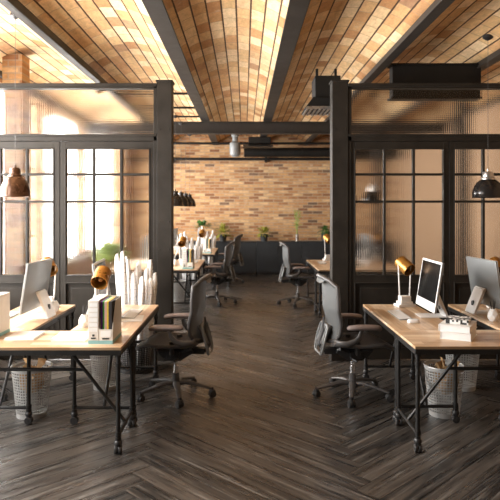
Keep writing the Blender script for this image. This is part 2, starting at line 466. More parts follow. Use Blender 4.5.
# ------------------------------------------------------------------ desks
def make_desk(name, L, W):
    t = thing(name, '', 'desk')
    MB().box(0, L, 0, W, .700, .72).obj('tabletop', M['wood'], t, bevel=.002)
    b = MB()
    b.box(0, L, -.002, .012, .666, .7015); b.box(0, L, W-.012, W+.002, .666, .7015)
    b.box(-.002, .012, 0, W, .666, .7015); b.box(L-.012, L+.002, 0, W, .666, .7015)
    b.box(L/2-.015, L/2+.015, 0, W, .68, .70)
    b.obj('frame', M['steel'], t, bevel=.002)
    r = .0150; i = .024
    for x in (i, L-i):
        for y in (i, W-i):
            b = MB(); b.tube([(x, y, .68), (x, y, .085)], r, 12)
            for z in (.665, .600, .135, .100):
                b.tube([(x, y, z-.014), (x, y, z+.014)], r+.006, 12)
            lg = b.obj('leg', M['steel'], t)
            c = MB(); c.lathe([(0, .098), (.018, .098), (.027, .085), (.027, .068), (.02, .058), (0, .058)], (x, y, 0), 14)
            for sx in (-1, 1):
                c.tube([(x+sx*.004, y, .029), (x+sx*.023, y, .029)], .029, 16)
            c.tube([(x-.027, y, .029), (x+.027, y, .029)], .008, 8)
            c.box(x-.004, x+.004, y-.02, y+.02, .03, .07)
            c.obj('caster', M['plastic'], lg, bevel=.003)
    for x, s in ((i, 1), (L-i, -1)):
        MB().tube([(x, i, .125), (x, W-i, .125)], .0125, 10).obj('side_rail', M['steel'], t)
        MB().tube([(x, W/2, .125), (x+s*.43, W/2, .675)], .0125, 10).obj('brace', M['steel'], t)
    dx = .43*(.50-.125)/.55
    MB().tube([(i+dx, W/2, .50), (L-i-dx, W/2, .50)], .0125, 10).obj('stretcher', M['steel'], t)
    return t

cross = make_desk('desk', 1.34, .55)
ret = make_desk('desk', 1.21, .50)

# ------------------------------------------------------------------ office chair (faces +X)
def make_chair():
    t = thing('office_chair', '', 'chair')
    b = MB()
    b.lathe([(0, .205), (.03, .205), (.034, .13), (.045, .085), (.03, .07), (0, .07)], seg=16)
    for k in range(5):
        a = 2*pi*k/5+pi
        p = [(.02, .115), (.10, .125), (.20, .105), (.30, .082), (.325, .075)]
        b.tube([(r*cos(a), r*sin(a), z) for r, z in p], [.034, .030, .024, .02, .017], 10, flat=(1, .62))
    base = b.obj('base', M['graphite'], t)
    for k in range(5):
        a = 2*pi*k/5+pi; c = MB()
        x, y = .325*cos(a), .325*sin(a); n = Vector((-sin(a+.5), cos(a+.5), 0))
        for s in (-1, 1):
            p = Vector((x, y, .03)); c.tube([p+n*s*.006, p+n*s*.027], [.03, .027], 16)
        c.tube([(x, y, .04), (x, y, .088)], .011, 8)
        c.lathe([(0, .066), (.026, .066), (.03, .05), (.031, .035)], (x, y, 0), 14)
        c.obj('caster', M['plastic'], base)
    MB().tube([(0, 0, .19), (0, 0, .27), (0, 0, .271), (0, 0, .36)], [.024, .024, .017, .017], 14).obj('gas_lift', M['chrome'], t)
    b = MB()
    b.poly([(-.15, -.09, .43), (-.17, -.09, .40), (-.06, -.09, .33), (.06, -.09, .33), (.14, -.09, .39), (.14, -.09, .44)], (0, .18, 0))
    b.poly([(-.06, -.13, .42), (-.05, -.13, .36), (.05, -.13, .36), (.06, -.13, .42)], (0, .26, 0))
    b.box(-.26, -.1, -.04, .04, .38, .43)
    for s in (-1, 1):
        b.tube([(0, s*.15, .40), (0, s*.15, .51)], .024, 12); b.tube([(0, s*.05, .40), (0, s*.17, .40)], .016, 10)
        b.tube([(-.06, s*.13, .38), (-.06, s*.20, .37)], .008, 8); b.tube([(-.06, s*.2, .37), (-.03, s*.235, .36)], .012, 8)
        b.tube([(-.02, s*.12, .42), (.12, s*.2, .45)], .014, 8); b.tube([(-.08, s*.12, .42), (-.17, s*.19, .46)], .014, 8)
    b.obj('tilt_mechanism', M['plastic'], t, bevel=.008)
    # seat
    def seatp(u, v):   # u across -1..1, v 0..1 back to front
        x = -.21+.53*v
        z = .492-.018*math.sin(pi*min(v*1.1, 1)) - (.055*((v-.72)/.28)**2 if v > .72 else 0) + .012*u*u
        w = .205+.045*math.sin(pi*min(1, v*.75+.15))
        w *= 1 - (.12*((v-.85)/.15)**2 if v > .85 else 0)
        return Vector((x-(.03*u*u if v > .8 else 0), u*w, z))
    b = MB(); b.grid(lambda i, j: seatp(i*2-1, j), 10, 16); b.obj('seat', M['mesh'], t, solid=.012, smooth=60)
    edge = [seatp(-1+2*k/8, 1) for k in range(9)]+[seatp(1, 1-k/14) for k in range(1, 15)]+[seatp(1-2*k/8, 0) for k in range(1, 9)]+[seatp(-1, k/14) for k in range(1, 14)]
    MB().ring(edge, .017, 8).obj('seat_frame', M['graphite'], t, smooth=60)
    # backrest
    def backp(u, v):
        z = .50+.56*v
        xc = -.252+.025*sin(pi*min(v/.5, 1))-.012*max(0, v-.3)-.04*max(0, (v-.86)/.14)**2
        w = .165+.085*sin(pi*(.08+.66*v)) - (.05*((v-.88)/.12)**2 if v > .88 else 0)
        return Vector((xc+.062*u*u*(1-.5*max(0, v-.7)), u*w, z+(-.03*u*u if v > .9 else 0)+(.03*u*u if v < .1 else 0)))
    b = MB(); b.grid(lambda i, j: backp(i*2-1, j), 12, 18); b.obj('backrest', M['meshback'], t, solid=.006, smooth=60)
    edge = [backp(-1+2*k/10, 1) for k in range(11)]+[backp(1, 1-k/16) for k in range(1, 17)]+[backp(1-2*k/10, 0) for k in range(1, 11)]+[backp(-1, k/16) for k in range(1, 16)]
    MB().ring(edge, .0185, 8).obj('back_frame', M['graphite'], t, smooth=60)
    MB().poly([(-.255, -.16, 1.045), (-.285, -.15, 1.035), (-.31, -.07, 1.0), (-.31, .07, 1.0), (-.285, .15, 1.035), (-.255, .16, 1.045)], (.010, 0, .012)).obj('top_trim', M['frame_grey'], t, bevel=.004)
    # lumbar frame behind the back
    b = MB()
    loop = [(-.25, .13, .64), (-.25, -.13, .64), (-.29, -.145, .50), (-.31, -.13, .395), (-.31, .13, .395), (-.29, .145, .50)]
    pts = []
    for k in range(6):
        p, n_ = Vector(loop[k]), Vector(loop[(k+1) % 6]); pts += [p.lerp(n_, f) for f in (.12, .5, .88)]
    b.ring(pts, .010, 8)
    for s in (-1, 1): b.tube([(-.25, s*.08, .635), (-.29, s*.085, .5), (-.308, s*.075, .40)], .007, 8)
    b.obj('lumbar_frame', M['frame_grey'], t, smooth=60)
    b = MB(); b.grid(lambda i, j: Vector((-.225-.07*j-.0*i, (i-.5)*.25, .645-.17*j)), 4, 4); b.obj('lumbar_pad', M['graphite'], t, solid=.018)
    MB().tube([(-.2, 0, .40), (-.27, 0, .41), (-.30, 0, .46), (-.27, 0, .58), (-.26, 0, .70)], [.03, .03, .026, .02, .012], 10, flat=(1.3, .6)).obj('spine', M['plastic'], t)
    for s in (-1, 1):
        b = MB(); y = s*.275
        b.tube([(-.205, s*.19, .53), (-.20, s*.245, .52), (-.13, y, .515), (-.06, y, .535), (-.02, y, .575), (-.005, y, .625)], [.022, .026, .028, .024, .02, .018], 10, flat=(.6, 1))
        b.obj('arm_support', M['graphite'], t, smooth=60)
        b = MB(); b.tube([(-.125, y, .648), (-.11, y, .650), (-.03, y, .655), (.07, y, .652), (.12, y-s*.008, .648), (.155, y-s*.016, .640), (.167, y-s*.018, .634)], [.014, .030, .036, .037, .037, .034, .016], 12, flat=(1.25, .66))
        b.obj('arm_pad', M['armpad'], t, smooth=60)
    return t
chair = make_chair()

# ------------------------------------------------------------------ monitor (screen faces +X)
def make_monitor():
    t = thing('computer_monitor', '', 'computer')
    tilt = Matrix.Translation((0, 0, .065)) @ Matrix.Rotation(radians(-9), 4, 'Y')
    b = MB()
    # casing with a slightly bulged back
    def face(x, m): return [(x, -.265+m, .0+m), (x, .265-m, 0+m), (x, .265-m, .42-m), (x, -.265+m, .42-m)]
    rings = [face(.008, 0), face(-.008, 0), face(-.022, .05), face(-.034, .13)]
    vs = [[b.bm.verts.new(tilt @ Vector(p)) for p in r] for r in rings]
    b.bm.faces.new(vs[0]); b.bm.faces.new(vs[-1][::-1])
    for i in range(3):
        for k in range(4): b.bm.faces.new((vs[i][k], vs[i+1][k], vs[i+1][(k+1) % 4], vs[i][(k+1) % 4]))
    b.obj('casing', M['alu'], t, bevel=.003)
    MB().box(.0081, .0105, -.265, .265, .0, .42, tilt).obj('bezel', M['white'], t, bevel=.001)
    MB().box(.0106, .012, -.248, .248, .078, .402, tilt).obj('screen', M['screen'], t)
    b = MB(); b.box(-.155, .07, -.09, .09, 0, .008)
    pts = [(-.15, 0), (-.165, .0), (-.17, .012), (-.085, .215), (-.068, .23), (-.055, .22), (-.150, .012), (-.145, .008)]
    b.poly([(x, -.085, z) for x, z in pts], (0, .17, 0))
    b.box(-.085, -.035, -.05, .05, .185, .225)
    b.obj('stand', M['white'], t, bevel=.002)
    MB().tube([(-.146, 0, .085), (-.115, 0, .085)], .018, 14, flat=(1, 1.5)).obj('cable_hole', M['plastic'], t)
    return t
monitor = make_monitor()

def make_keyboard():
    t = thing('keyboard', '', 'keyboard')      # long side along Y
    b = MB(); b.poly([(-.055, -.215, 0), (.055, -.215, 0), (.055, -.215, .006), (-.055, -.215, .014)], (0, .43, 0)); b.obj('body', M['alu'], t, bevel=.002)
    b = MB()
    for r in range(5):
        for k in range(15):
            x = .043-r*.02; y = -.205+k*.0275; z = .0065+(.055-x)/.11*.008
            b.box(x-.0085, x+.0085, y, y+.023, z-.001, z+.003)
    b.obj('keys', M['white'], t)
    return t
keyboard = make_keyboard()
def make_mouse():
    b = MB(); b.grid(lambda i, j: Vector((.055*(1-2*j)*1.0, .032*(2*i-1)*math.sqrt(max(0, 1-(2*j-1)**4)), .004+.026*math.sqrt(max(0, (1-(2*j-1)**4)*(1-(2*i-1)**4))))), 8, 10)
    b.box(-.045, .045, -.024, .024, 0, .006)
    o = b.obj('mouse', M['white'], smooth=60); tag(o, '', 'mouse'); return o
mouse = make_mouse()

# ------------------------------------------------------------------ desk lamp: tilted brass cylinder between two white rods
def make_lamp():
    t = thing('desk_lamp', '', 'lamp')
    b = MB(); b.box(-.085, .085, -.06, .06, 0, .025); b.box(-.06, .06, -.05, .05, .025, .05); b.box(-.05, .05, -.035, .035, .05, .10)
    b.obj('base', M['white'], t, bevel=.003)
    for s in (-1, 1):
        MB().tube([(s*.05, 0, .08), (s*.064, .0, .40)], .0065, 8).obj('rod', M['white'], t)
    R = Vector((0, 0, -1)).rotation_difference(Vector((.30, -.76, -.50)).normalized()).to_matrix().to_4x4()
    b = MB(); b.lathe([(.0, .08), (.052, .08), (.064, .066), (.066, -.075), (.061, -.075), (.059, .06), (0, .065)], (0, 0, .385), 24, M=R)
    b.obj('shade', M['amber'], t)
    b = MB(); b.lathe([(0, .04), (.022, .035), (.03, .0), (.018, -.04), (0, -.05)], (0, 0, .385), 16, M=R)
    b.obj('bulb', M['amber_in'], t)
    return t
lamp = make_lamp()

def make_vase():
    t = thing('pencil_vase', '', 'pencil holder')
    b = MB(); bm = b.bm; rings = []
    for i, (r, z) in enumerate([(.028, 0), (.046, .03), (.044, .06), (.024, .10), (.020, .10), (.02, .03)]):
        rings.append([bm.verts.new((r*cos(2*pi*(k+.5*(i % 2))/6), r*sin(2*pi*(k+.5*(i % 2))/6), z)) for k in range(6)])
    bm.faces.new(rings[0][::-1]); bm.faces.new(rings[-1])
    for i in range(5):
        for k in range(6):
            a, a2, c, c2 = rings[i][k], rings[i][(k+1) % 6], rings[i+1][k], rings[i+1][(k+1) % 6]
            if i % 2 == 0: bm.faces.new((a, a2, c)); bm.faces.new((a2, c2, c))
            else: bm.faces.new((a, a2, c2)); bm.faces.new((a, c2, c))
    b.obj('vase', M['white'], t, smooth=0)
    for (dx, dy, h) in ((.012, .0, .17), (-.012, .008, .165), (.0, -.01, .18)):
        p = MB().tube([(dx*.3, dy*.3, .035), (dx*1.3, dy*1.3, h-.02), (dx*1.45, dy*1.45, h)], [.004, .004, .001], 6).obj('pencil', M['plastic'], t)
    return t
vase = make_vase()

# ------------------------------------------------------------------ file boxes
def make_file_closed():
    t = thing('file_box', '', 'file box')        # spine faces -Y
    W, D, H = .072, .30, .297
    MB().box(0, W, 0, D, .024, H).obj('body', M['cream'], t, bevel=.002)
    MB().box(-.001, W+.001, -.001, D+.001, 0, .024).obj('base_band', M['teal'], t, bevel=.001)
    b = MB()
    for k in range(6): b.box(.008, W-.008, -.0015, 0, .085+.034*k, .109+.034*k)
    b.obj('spine_label', M['white'], t)
    b = MB(); b.box(.02, W-.02, -.003, -.001, .035, .045); b.box(.028, .044, -.002, 0, .052, .066); b.obj('printed_mark', M['navy'], t)
    return t
def make_file_open():
    t = thing('magazine_file', '', 'file box')
    W, D, H = .092, .30, .29
    for x in (0, W-.003):
        MB().poly([(x, 0, .024), (x, D, .024), (x, D, H), (x, .10, H*.98), (x, 0, .10)], (.003, 0, 0)).obj('side_panel', M['cream'], t)
    b = MB(); b.box(.003, W-.003, 0, .003, .024, .10); b.box(.003, W-.003, D-.003, D, .024, H); b.obj('end_panel', M['cream'], t)
    MB().box(-.001, W+.001, -.001, D+.001, 0, .024).obj('base_band', M['teal'], t)
    MB().box(.012, W-.012, -.002, 0, .05, .09).obj('front_label', M['white'], t)
    MB().box(.022, W-.022, -.003, -.002, .032, .042).obj('printed_mark', M['navy'], t)
    return t
def make_folder(col, w):
    t = MB()
    t.box(0, w, 0, .24, 0, .262); o = t.obj('folder', M[col], bevel=.001); return tag(o, '', 'folder')
file_closed, file_open = make_file_closed(), make_file_open()
folders = [(c, w, make_folder(c, w)) for c, w in (('purple', .013), ('green', .010), ('cream', .006), ('pink', .011), ('yellow', .010), ('folder_black', .022))]

# ------------------------------------------------------------------ wire baskets
def make_basket(name, rb, rt, h, mat, nu=40, nv=17):
    t = thing(name, '', 'basket')
    b = MB(); bm = b.bm
    R = [[bm.verts.new(((rb+(rt-rb)*j/nv)*cos(2*pi*i/nu), (rb+(rt-rb)*j/nv)*sin(2*pi*i/nu), .012+(h-.02)*j/nv)) for i in range(nu)] for j in range(nv+1)]
    for j in range(nv):
        for i in range(nu):
            q_ = [R[j][i], R[j][(i+1) % nu], R[j+1][(i+1) % nu], R[j+1][i]]
            if j in (0, nv-1): bm.faces.new(q_); continue
            cc = sum((v.co for v in q_), Vector())/4
            iv = [bm.verts.new(cc+(v.co-cc)*.66) for v in q_]
            for k in range(4): bm.faces.new((q_[k], q_[(k+1) % 4], iv[(k+1) % 4], iv[k]))
    b.obj('perforated_body', M[mat], t, solid=.0015, smooth=0)
    b = MB(); b.ring([(rt*cos(2*pi*i/32), rt*sin(2*pi*i/32), h-.006) for i in range(32)], .006, 8); b.obj('rim', M[mat], t)
    b = MB(); b.lathe([(0, 0), (rb, 0), (rb+.002, .02), (rb-.002, .02), (rb-.003, .006), (0, .006)], seg=32); b.obj('bottom', M[mat], t)
    return t
basket = make_basket('wastebasket', .115, .155, .40, 'basket')
rollbin = make_basket('paper_roll_bin', .175, .19, .34, 'plastic')
def make_crumple():
    b = MB(); bm = b.bm
    r = bmesh.ops.create_icosphere(bm, subdivisions=3, radius=.1)
    rr = random.Random(3)
    for v in bm.verts:
        n = v.co.normalized(); v.co = n*(.075+.035*rr.random()); v.co.z *= 1.1
    for k in range(3):
        a = k*2.1+.3; b.poly([(.03*cos(a), .03*sin(a), .05), (.10*cos(a-.2), .10*sin(a-.2), .12), (.11*cos(a+.15), .11*sin(a+.15), .15), (.05*cos(a+.3), .05*sin(a+.3), .16)], (0, 0, .004))
    o = b.obj('crumpled_paper', M['kraft'], smooth=0); return tag(o, '', 'paper')
crumple = make_crumple()

def make_roll():
    b = MB(); H = 1.0; rings = []
    n = 22; turns = 1.9
    for j in range(3):
        z = H*j/2
        rings.append([b.bm.verts.new(((.030-.0045*k/n*turns)*cos(2*pi*turns*k/n)*(1+.12*j), (.030-.0045*k/n*turns)*sin(2*pi*turns*k/n)*(1+.10*j), z + (.07*k/n+.022*cos(2*pi*turns*k/n+1) if j == 2 else 0))) for k in range(int(n*turns))])
    m = len(rings[0])
    for j in range(2):
        for k in range(m-1): b.bm.faces.new((rings[j][k], rings[j][k+1], rings[j+1][k+1], rings[j+1][k]))
    tN = NT('drawing_paper'); x, y, z = tN.sep(tN.coord())
    ang = tN.math('ARCTAN2', y, x)
    w = tN.white(tN.vec(tN.math('FLOOR', tN.math('MULTIPLY', z, 24)), tN.math('FLOOR', tN.math('MULTIPLY', ang, 2.2))))
    ln = tN.math('MULTIPLY', tN.math('LESS_THAN', tN.math('FRACT', tN.math('MULTIPLY', z, 24)), .1), tN.math('GREATER_THAN', w, .6))
    mm = tN.set(**{'Base Color': tN.mix(ln, (.76, .75, .74), (.30, .31, .33)), 'Roughness': .75})
    o = b.obj('paper_roll', mm, smooth=50, solid=.0012); return tag(o, '', 'paper roll')
roll = make_roll()

# books
def make_book(name='book', w=.23, d=.25, h=.05, cover='white'):
    t = thing(name, '', 'book')
    b = MB(); b.box(0, w, 0, d, 0, .004); b.box(0, w, 0, d, h-.004, h); b.box(0, .004, 0, d, 0, h); b.obj('cover', M[cover], t, bevel=.001)
    MB().box(.003, w-.004, .004, d-.004, .0035, h-.0035).obj('pages', M['paper'], t)
    return t

# ------------------------------------------------------------------ clusters of workstations
CL = [   # (name key, phrase, mirrored?, dx, dy)
    ('w1', 'before the pale glazed partition', 0, 0, 0),
    ('a1', 'before the dark glazed partition', 1, 0, 0),
    ('w2', 'just beyond the pale partition', 0, .12, 5.05),
    ('a2', 'beyond the dark partition', 1, -.03, 4.97),
    ('w3', 'close to the low charcoal cabinets', 0, .22, 8.2),
]
RNG = random.Random(5)
for key, ph, side, dx, dy in CL:
    front = dy == 0
    if side == 0:
        XA, XBk, XC = -.82, -1.62, -2.16       # right edge of inner return, right edge of outer return, left end of cross desk
        put(cross, (XC+dx, 4.0+dy, 0), 0, 'oak-topped pipe-leg desk set crosswise in the group '+ph)
        put(ret, (XA+dx, 4.56+dy, 0), pi/2, 'narrow oak desk running back beside the aisle chair '+ph)
        put(ret, (XBk+dx, 4.56+dy, 0), pi/2, 'narrow oak desk running back near the windows '+ph)
        # monitors
        put(monitor, (-1.17+dx, 5.10+dy, .72), radians(4), 'computer monitor turned to the aisle chair '+ph)
        put(monitor, (-1.80+dx, 5.12+dy, .72), pi+radians(-3), 'silver-backed monitor on the window-side desk '+ph)
        put(keyboard, (-.975+dx, 5.24+dy, .72), 0, 'white keyboard in front of the aisle-side monitor '+ph)
        put(keyboard, (-2.02+dx, 5.10+dy, .72), pi, 'white keyboard on the window-side desk '+ph)
        put(lamp, (-1.125+dx, 4.735+dy, .72), radians(-25), 'brass-shaded desk lamp standing behind the file boxes '+ph)
        put(lamp, (-1.83+dx, 5.62+dy, .72), radians(15), 'brass-shaded desk lamp at the end of the window-side desk '+ph)
        put(vase, (-1.245+dx, 4.68+dy, .72), 0, 'white faceted pencil vase by the aisle-side lamp '+ph)
        put(vase, (-1.70+dx, 5.38+dy, .72), .4, 'white faceted pencil vase beside the silver-backed monitor '+ph)
        put(file_closed, (-1.065+dx, 4.10+dy, .72), 0, 'closed file box with a teal foot and spine labels '+ph)
        put(file_open, (-.990+dx, 4.10+dy, .72), 0, 'teal-footed magazine file filled with coloured folders '+ph)
        x = -.990+.006+dx
        for c, w, fo in folders:
            put(fo, (x, 4.12+dy, .745), 0, '%s folder standing in the open magazine file %s' % (c.replace('folder_', '').replace('cream', 'cream white'), ph)); x += w+.0008
        if front:
            dup(file_closed, (-1.835, 4.22, .72), 0, 'teal-footed file box alone at the window end of the crosswise desk')
        # chairs
        if key == 'w1':
            put(chair, (-.60, 5.27, 0), pi+radians(-6), 'dark mesh swivel chair drawn up to the desk with the paper rolls')
            dup(chair, (-2.33, 5.30, 0), radians(4), 'mesh swivel chair on the window side of the pale desk group')
        elif key == 'w2':
            put(chair, (-.47, 10.40, 0), pi+radians(-8), 'dark mesh swivel chair at the middle desk group, before the cabinets')
        else:
            put(chair, (-.34, 13.25, 0), pi+radians(-14), 'dark mesh swivel chair nearest the low charcoal cabinets')
        # rolls in a bin
        bx, by = -1.10+dx, 6.12+dy
        put(rollbin, (bx, by, 0), 0, 'dark perforated bin full of drawing rolls standing '+ph)
        spots = [(-.112, .0), (-.072, .078), (.0, .02), (.075, .07), (.115, .012), (-.068, -.078), (.05, -.10), (.0, .12), (-.052, .0), (.066, -.015), (-.01, -.06), (.10, -.055)]
        for k, (ux, uy) in enumerate(spots):
            r = put(roll, (bx+ux, by+uy, .03), RNG.random()*6, 'rolled white drawing sheet standing in the dark bin '+ph)
            r['group'] = 'drawing rolls in the bin '+ph
            r.rotation_euler = (radians(-uy*12), radians(ux*38), r.rotation_euler[2]*0)
            r.scale = (.92, .92, (1.03, 1.0, .92, .97, .86, 1.06, .84, .95, .98, .90, .87, .82)[k])
        put(basket, (-1.69+dx, 4.78+dy, 0), .3, 'white perforated wastebasket under the window-side desk '+ph)
        put(crumple, (-1.69+dx, 4.78+dy, .285), 0, 'crumpled brown kraft paper filling the window-side wastebasket '+ph)
        put(basket, (-1.27+dx, 5.50+dy, 0), .8, 'white perforated wastebasket under the aisle-side desk '+ph, scale=.93)
    else:
        XL0, XR1 = 1.15, 2.49
        put(cross, (XL0+dx, 4.03+dy, 0), 0, 'oak-topped pipe-leg desk set crosswise in the group '+ph)
        put(ret, (1.65+dx, 4.59+dy, 0), pi/2, 'narrow oak desk running back beside the aisle chair '+ph)
        put(ret, (2.47+dx, 4.59+dy, 0), pi/2, 'narrow oak desk running back on the wall side '+ph)
        put(monitor, (1.565+dx, 5.17+dy, .72), pi, 'computer monitor with its black screen towards the aisle chair '+ph)
        put(monitor, (2.165+dx, 5.33+dy, .72), radians(6), 'silver-backed monitor on the wall-side desk '+ph)
        put(keyboard, (1.345+dx, 5.19+dy, .72), pi, 'white keyboard in front of the black screen '+ph)
        put(keyboard, (2.30+dx, 5.08+dy, .72), 0, 'white keyboard on the wall-side desk '+ph) if False else None
        put(mouse, (1.375+dx, 4.87+dy, .72), .1, 'white mouse beside the keyboard '+ph) if front else None
        put(lamp, (1.52+dx, 5.68+dy, .72), radians(12), 'brass-shaded desk lamp at the far end of the aisle-side desk '+ph)
        put(lamp, (2.36+dx, 5.60+dy, .72), radians(-12), 'brass-shaded desk lamp at the far end of the wall-side desk '+ph)
        put(vase, (2.05+dx, 4.94+dy, .72), 0, 'white faceted pencil vase on the wall-side desk '+ph)
        if front: dup(chair, (.955, 5.27, 0), radians(6), 'grey-backed mesh swivel chair facing the black screen before the dark partition')
        else: dup(chair, (.92, 10.25, 0), radians(4), 'grey-backed mesh swivel chair at the desk beyond the dark partition')
        put(basket, (1.60+dx, 4.80+dy, 0), .3, 'white perforated wastebasket under the middle of the crosswise desk '+ph)
        put(crumple, (1.61+dx, 4.79+dy, .28), 1.2, 'crumpled brown kraft paper filling the wastebasket '+ph)
        put(basket, (2.0+dx, 5.50+dy, 0), .8, 'white perforated wastebasket farther back, between the two returning desks '+ph)
keyboard2 = dup(keyboard, (2.33, 5.02, .72), radians(8), 'white keyboard beside the pencil vase on the wall-side desk before the dark partition')

# books and papers of the front groups
bk = make_book('book', .205, .24, .016, 'paper'); bk.location = (-1.685, 4.22, .72); bk['label'] = 'thin white booklet lying flat on the window side of the crosswise desk'
bk2 = make_book('book', .235, .24, .020, 'paper'); bk2.location = (-1.345, 4.18, .72); bk2['label'] = 'white paperback lying flat beside the pale closed file box'
bk3 = make_book('book', .21, .27, .055, 'white'); bk3.location = (1.395, 4.27, .72); bk3.rotation_euler = (0, 0, radians(-29)); bk3['label'] = 'thick white book at the bottom of the small stack'
bk4 = make_book('book', .215, .27, .048, 'white'); bk4.location = (1.385, 4.275, .7755); bk4.rotation_euler = (0, 0, radians(-31)); bk4['label'] = 'thick white book in the middle of the small stack'
# patterned box on top
t = NT('black_white_print'); x, y, z = t.sep(t.coord())
w_ = t.white(t.vec(t.math('FLOOR', t.math('MULTIPLY', x, 70)), t.math('FLOOR', t.math('MULTIPLY', y, 55)), t.math('FLOOR', t.math('MULTIPLY', z, 70))))
pm = t.set(**{'Base Color': t.mix(t.math('GREATER_THAN', w_, .52), (.8, .79, .77), (.03, .03, .03)), 'Roughness': .5})
o = MB().box(0, .155, 0, .18, 0, .03).obj('patterned_box', pm, bevel=.002); tag(o, 'small black and white patterned box topping the stack of white books', 'box'); o.location = (1.445, 4.30, .824); o.rotation_euler = (0, 0, radians(-27))
ps = MB().box(0, .20, 0, .27, 0, .004).obj('paper_sheet', M['paper']); tag(ps, 'white papers lying by the stand of the black-screened monitor', 'paper'); ps.location = (-1.10, 4.62, .72); ps.rotation_euler = (0, 0, .1)
ps['label'] = 'loose white sheets behind the file boxes on the aisle-side desk'
ps.location = (-1.035, 4.90, .72)

# ------------------------------------------------------------------ pendant lamps
def make_pendant(mat, cap, label, cordlen=1.4):
    t = thing('pendant_lamp', label, 'lamp')   # origin at the rim plane
    R = .155
    prof = [(R*1.03, 0), (R*1.0, .008), (R*.99, .045), (R*.95, .085), (R*.87, .12), (R*.74, .152), (R*.58, .176), (R*.42, .19), (R*.36, .192)]
    inner = [(r-.006, z-.004) for r, z in prof[::-1]]; inner[-1] = (R-.004, 0)
    b = MB(); b.lathe(prof+inner, seg=36, close=True); b.obj('shade', M[mat], t, smooth=60)
    b = MB(); b.lathe([(R*.46, .18), (R*.44, .205), (R*.36, .215), (R*.36, .258), (R*.32, .268), (.012, .272), (.010, .30)], seg=24); b.obj('cap', M[cap], t)
    MB().lathe([(0, .17), (.016, .165), (.02, .12), (.032, .09), (.03, .065), (.012, .05), (0, .048)], seg=16).obj('bulb', M['white'], t)
    MB().tube([(0, 0, .29), (0, 0, cordlen)], .0022, 6).obj('cord', M['graphite'], t)
    b = MB(); b.lathe([(.055, cordlen+.012), (.055, cordlen-.012), (.03, cordlen-.03), (.008, cordlen-.04)], seg=20); b.obj('canopy', M['plastic'], t)
    return t
p1 = make_pendant('copper', 'copper', 'bronze dome pendant lamp hanging before the pale glazed partition', 1.695); p1.location = (-2.135, 5.6, 1.755); p1.scale = (.88, .88, 1)
p2 = make_pendant('lampblack', 'silver', 'black dome pendant lamp with a nickel cap before the dark glazed partition', 1.66); p2.location = (2.513, 6.18, 1.755)
p3 = make_pendant('lampblack', 'lampblack', 'first black pendant of the row over the middle desks, pale inside edge showing', 1.6); p3.location = (-1.10, 9.6, 1.68); p3.scale = (.82, .82, .9)
for k, (y, lb) in enumerate(((10.4, 'second black pendant lamp in the row over the middle desks'), (11.2, 'third black pendant lamp in the row over the middle desks'), (12.0, 'last black pendant lamp in the row, closest to the brick wall'))):
    dup(p3, (-1.09, y, 1.68), 0, lb)
dup(p2, (1.5, 8.9, 1.72), 0, 'black pendant lamp seen through the dark partition, above the aisle-side desk')
dup(p2, (1.95, 9.1, 1.72), 0, 'black pendant lamp seen through the dark partition, above the wall-side desk')

# ------------------------------------------------------------------ ceiling services
def spot(loc, label, rz):
    t = thing('track_spotlight', label, 'lamp', loc, rz)
    Rm = Matrix.Rotation(radians(60), 4, 'Y')
    b = MB(); b.lathe([(.0, .09), (.025, .085), (.03, .05), (.034, -.06), (.03, -.06), (.0, -.04)], (0, 0, -.09), 18, M=Rm); b.obj('head', M['copper'], t)
    b = MB(); b.tube([(0, 0, 0), (0, 0, -.09)], .008, 8); b.box(-.02, .02, -.05, .05, -.015, 0); b.obj('bracket', M['duct'], t)
    return t
tr = MB().box(-.018, .018, 0, 9.0, -.03, 0).obj('lighting_track', M['duct'], bevel=.003); tag(tr, 'black lighting track running under the ceiling beam over the pale partition', 'track'); tr.location = (BX[1]+.05, 2.0, ZB-.0)
spot((BX[1]+.05, 7.55, ZB-.03), 'small bronze spotlight on the black ceiling track above the pale partition', .4)
for k, y in enumerate((8.55, 9.75, 10.7)):
    o = MB().tube([(BX[1]+.03, 0, 0), (BX[2]-.03, 0, 0)], .017, 8).obj('tie_rod', M['duct']); o.location = (0, y, ZB+.03)
    tag(o, ('first', 'second', 'third')[k]+' dark steel tie rod across the vault, counting from the partition', 'rod')
t = thing('ceiling_vent', 'black box vent with a louvred grille beside the dark partition post', 'vent', (0, 0, 0))
b = MB(); b.box(.825, 1.12, 6.95, 7.3, 2.92, 3.185); b.box(.85, .88, 7.1, 7.13, 3.18, 3.30); b.box(1.07, 1.10, 7.1, 7.13, 3.18, 3.30); b.obj('housing', M['duct'], t, bevel=.004)
b = MB()
b.poly([(.70, 6.9, 2.80), (1.2, 6.9, 2.80), (1.2, 6.9, 2.90), (.80, 6.9, 2.93)], (0, .5, 0)); b.obj('diffuser', M['duct'], t, bevel=.003)
b = MB()
for k in range(9): b.box(.72+.05*k, .74+.05*k, 6.885, 7.39, 2.785, 2.80)
b.box(.71, 1.19, 6.884, 6.90, 2.79, 2.82)
b.obj('grille', M['silver'], t)
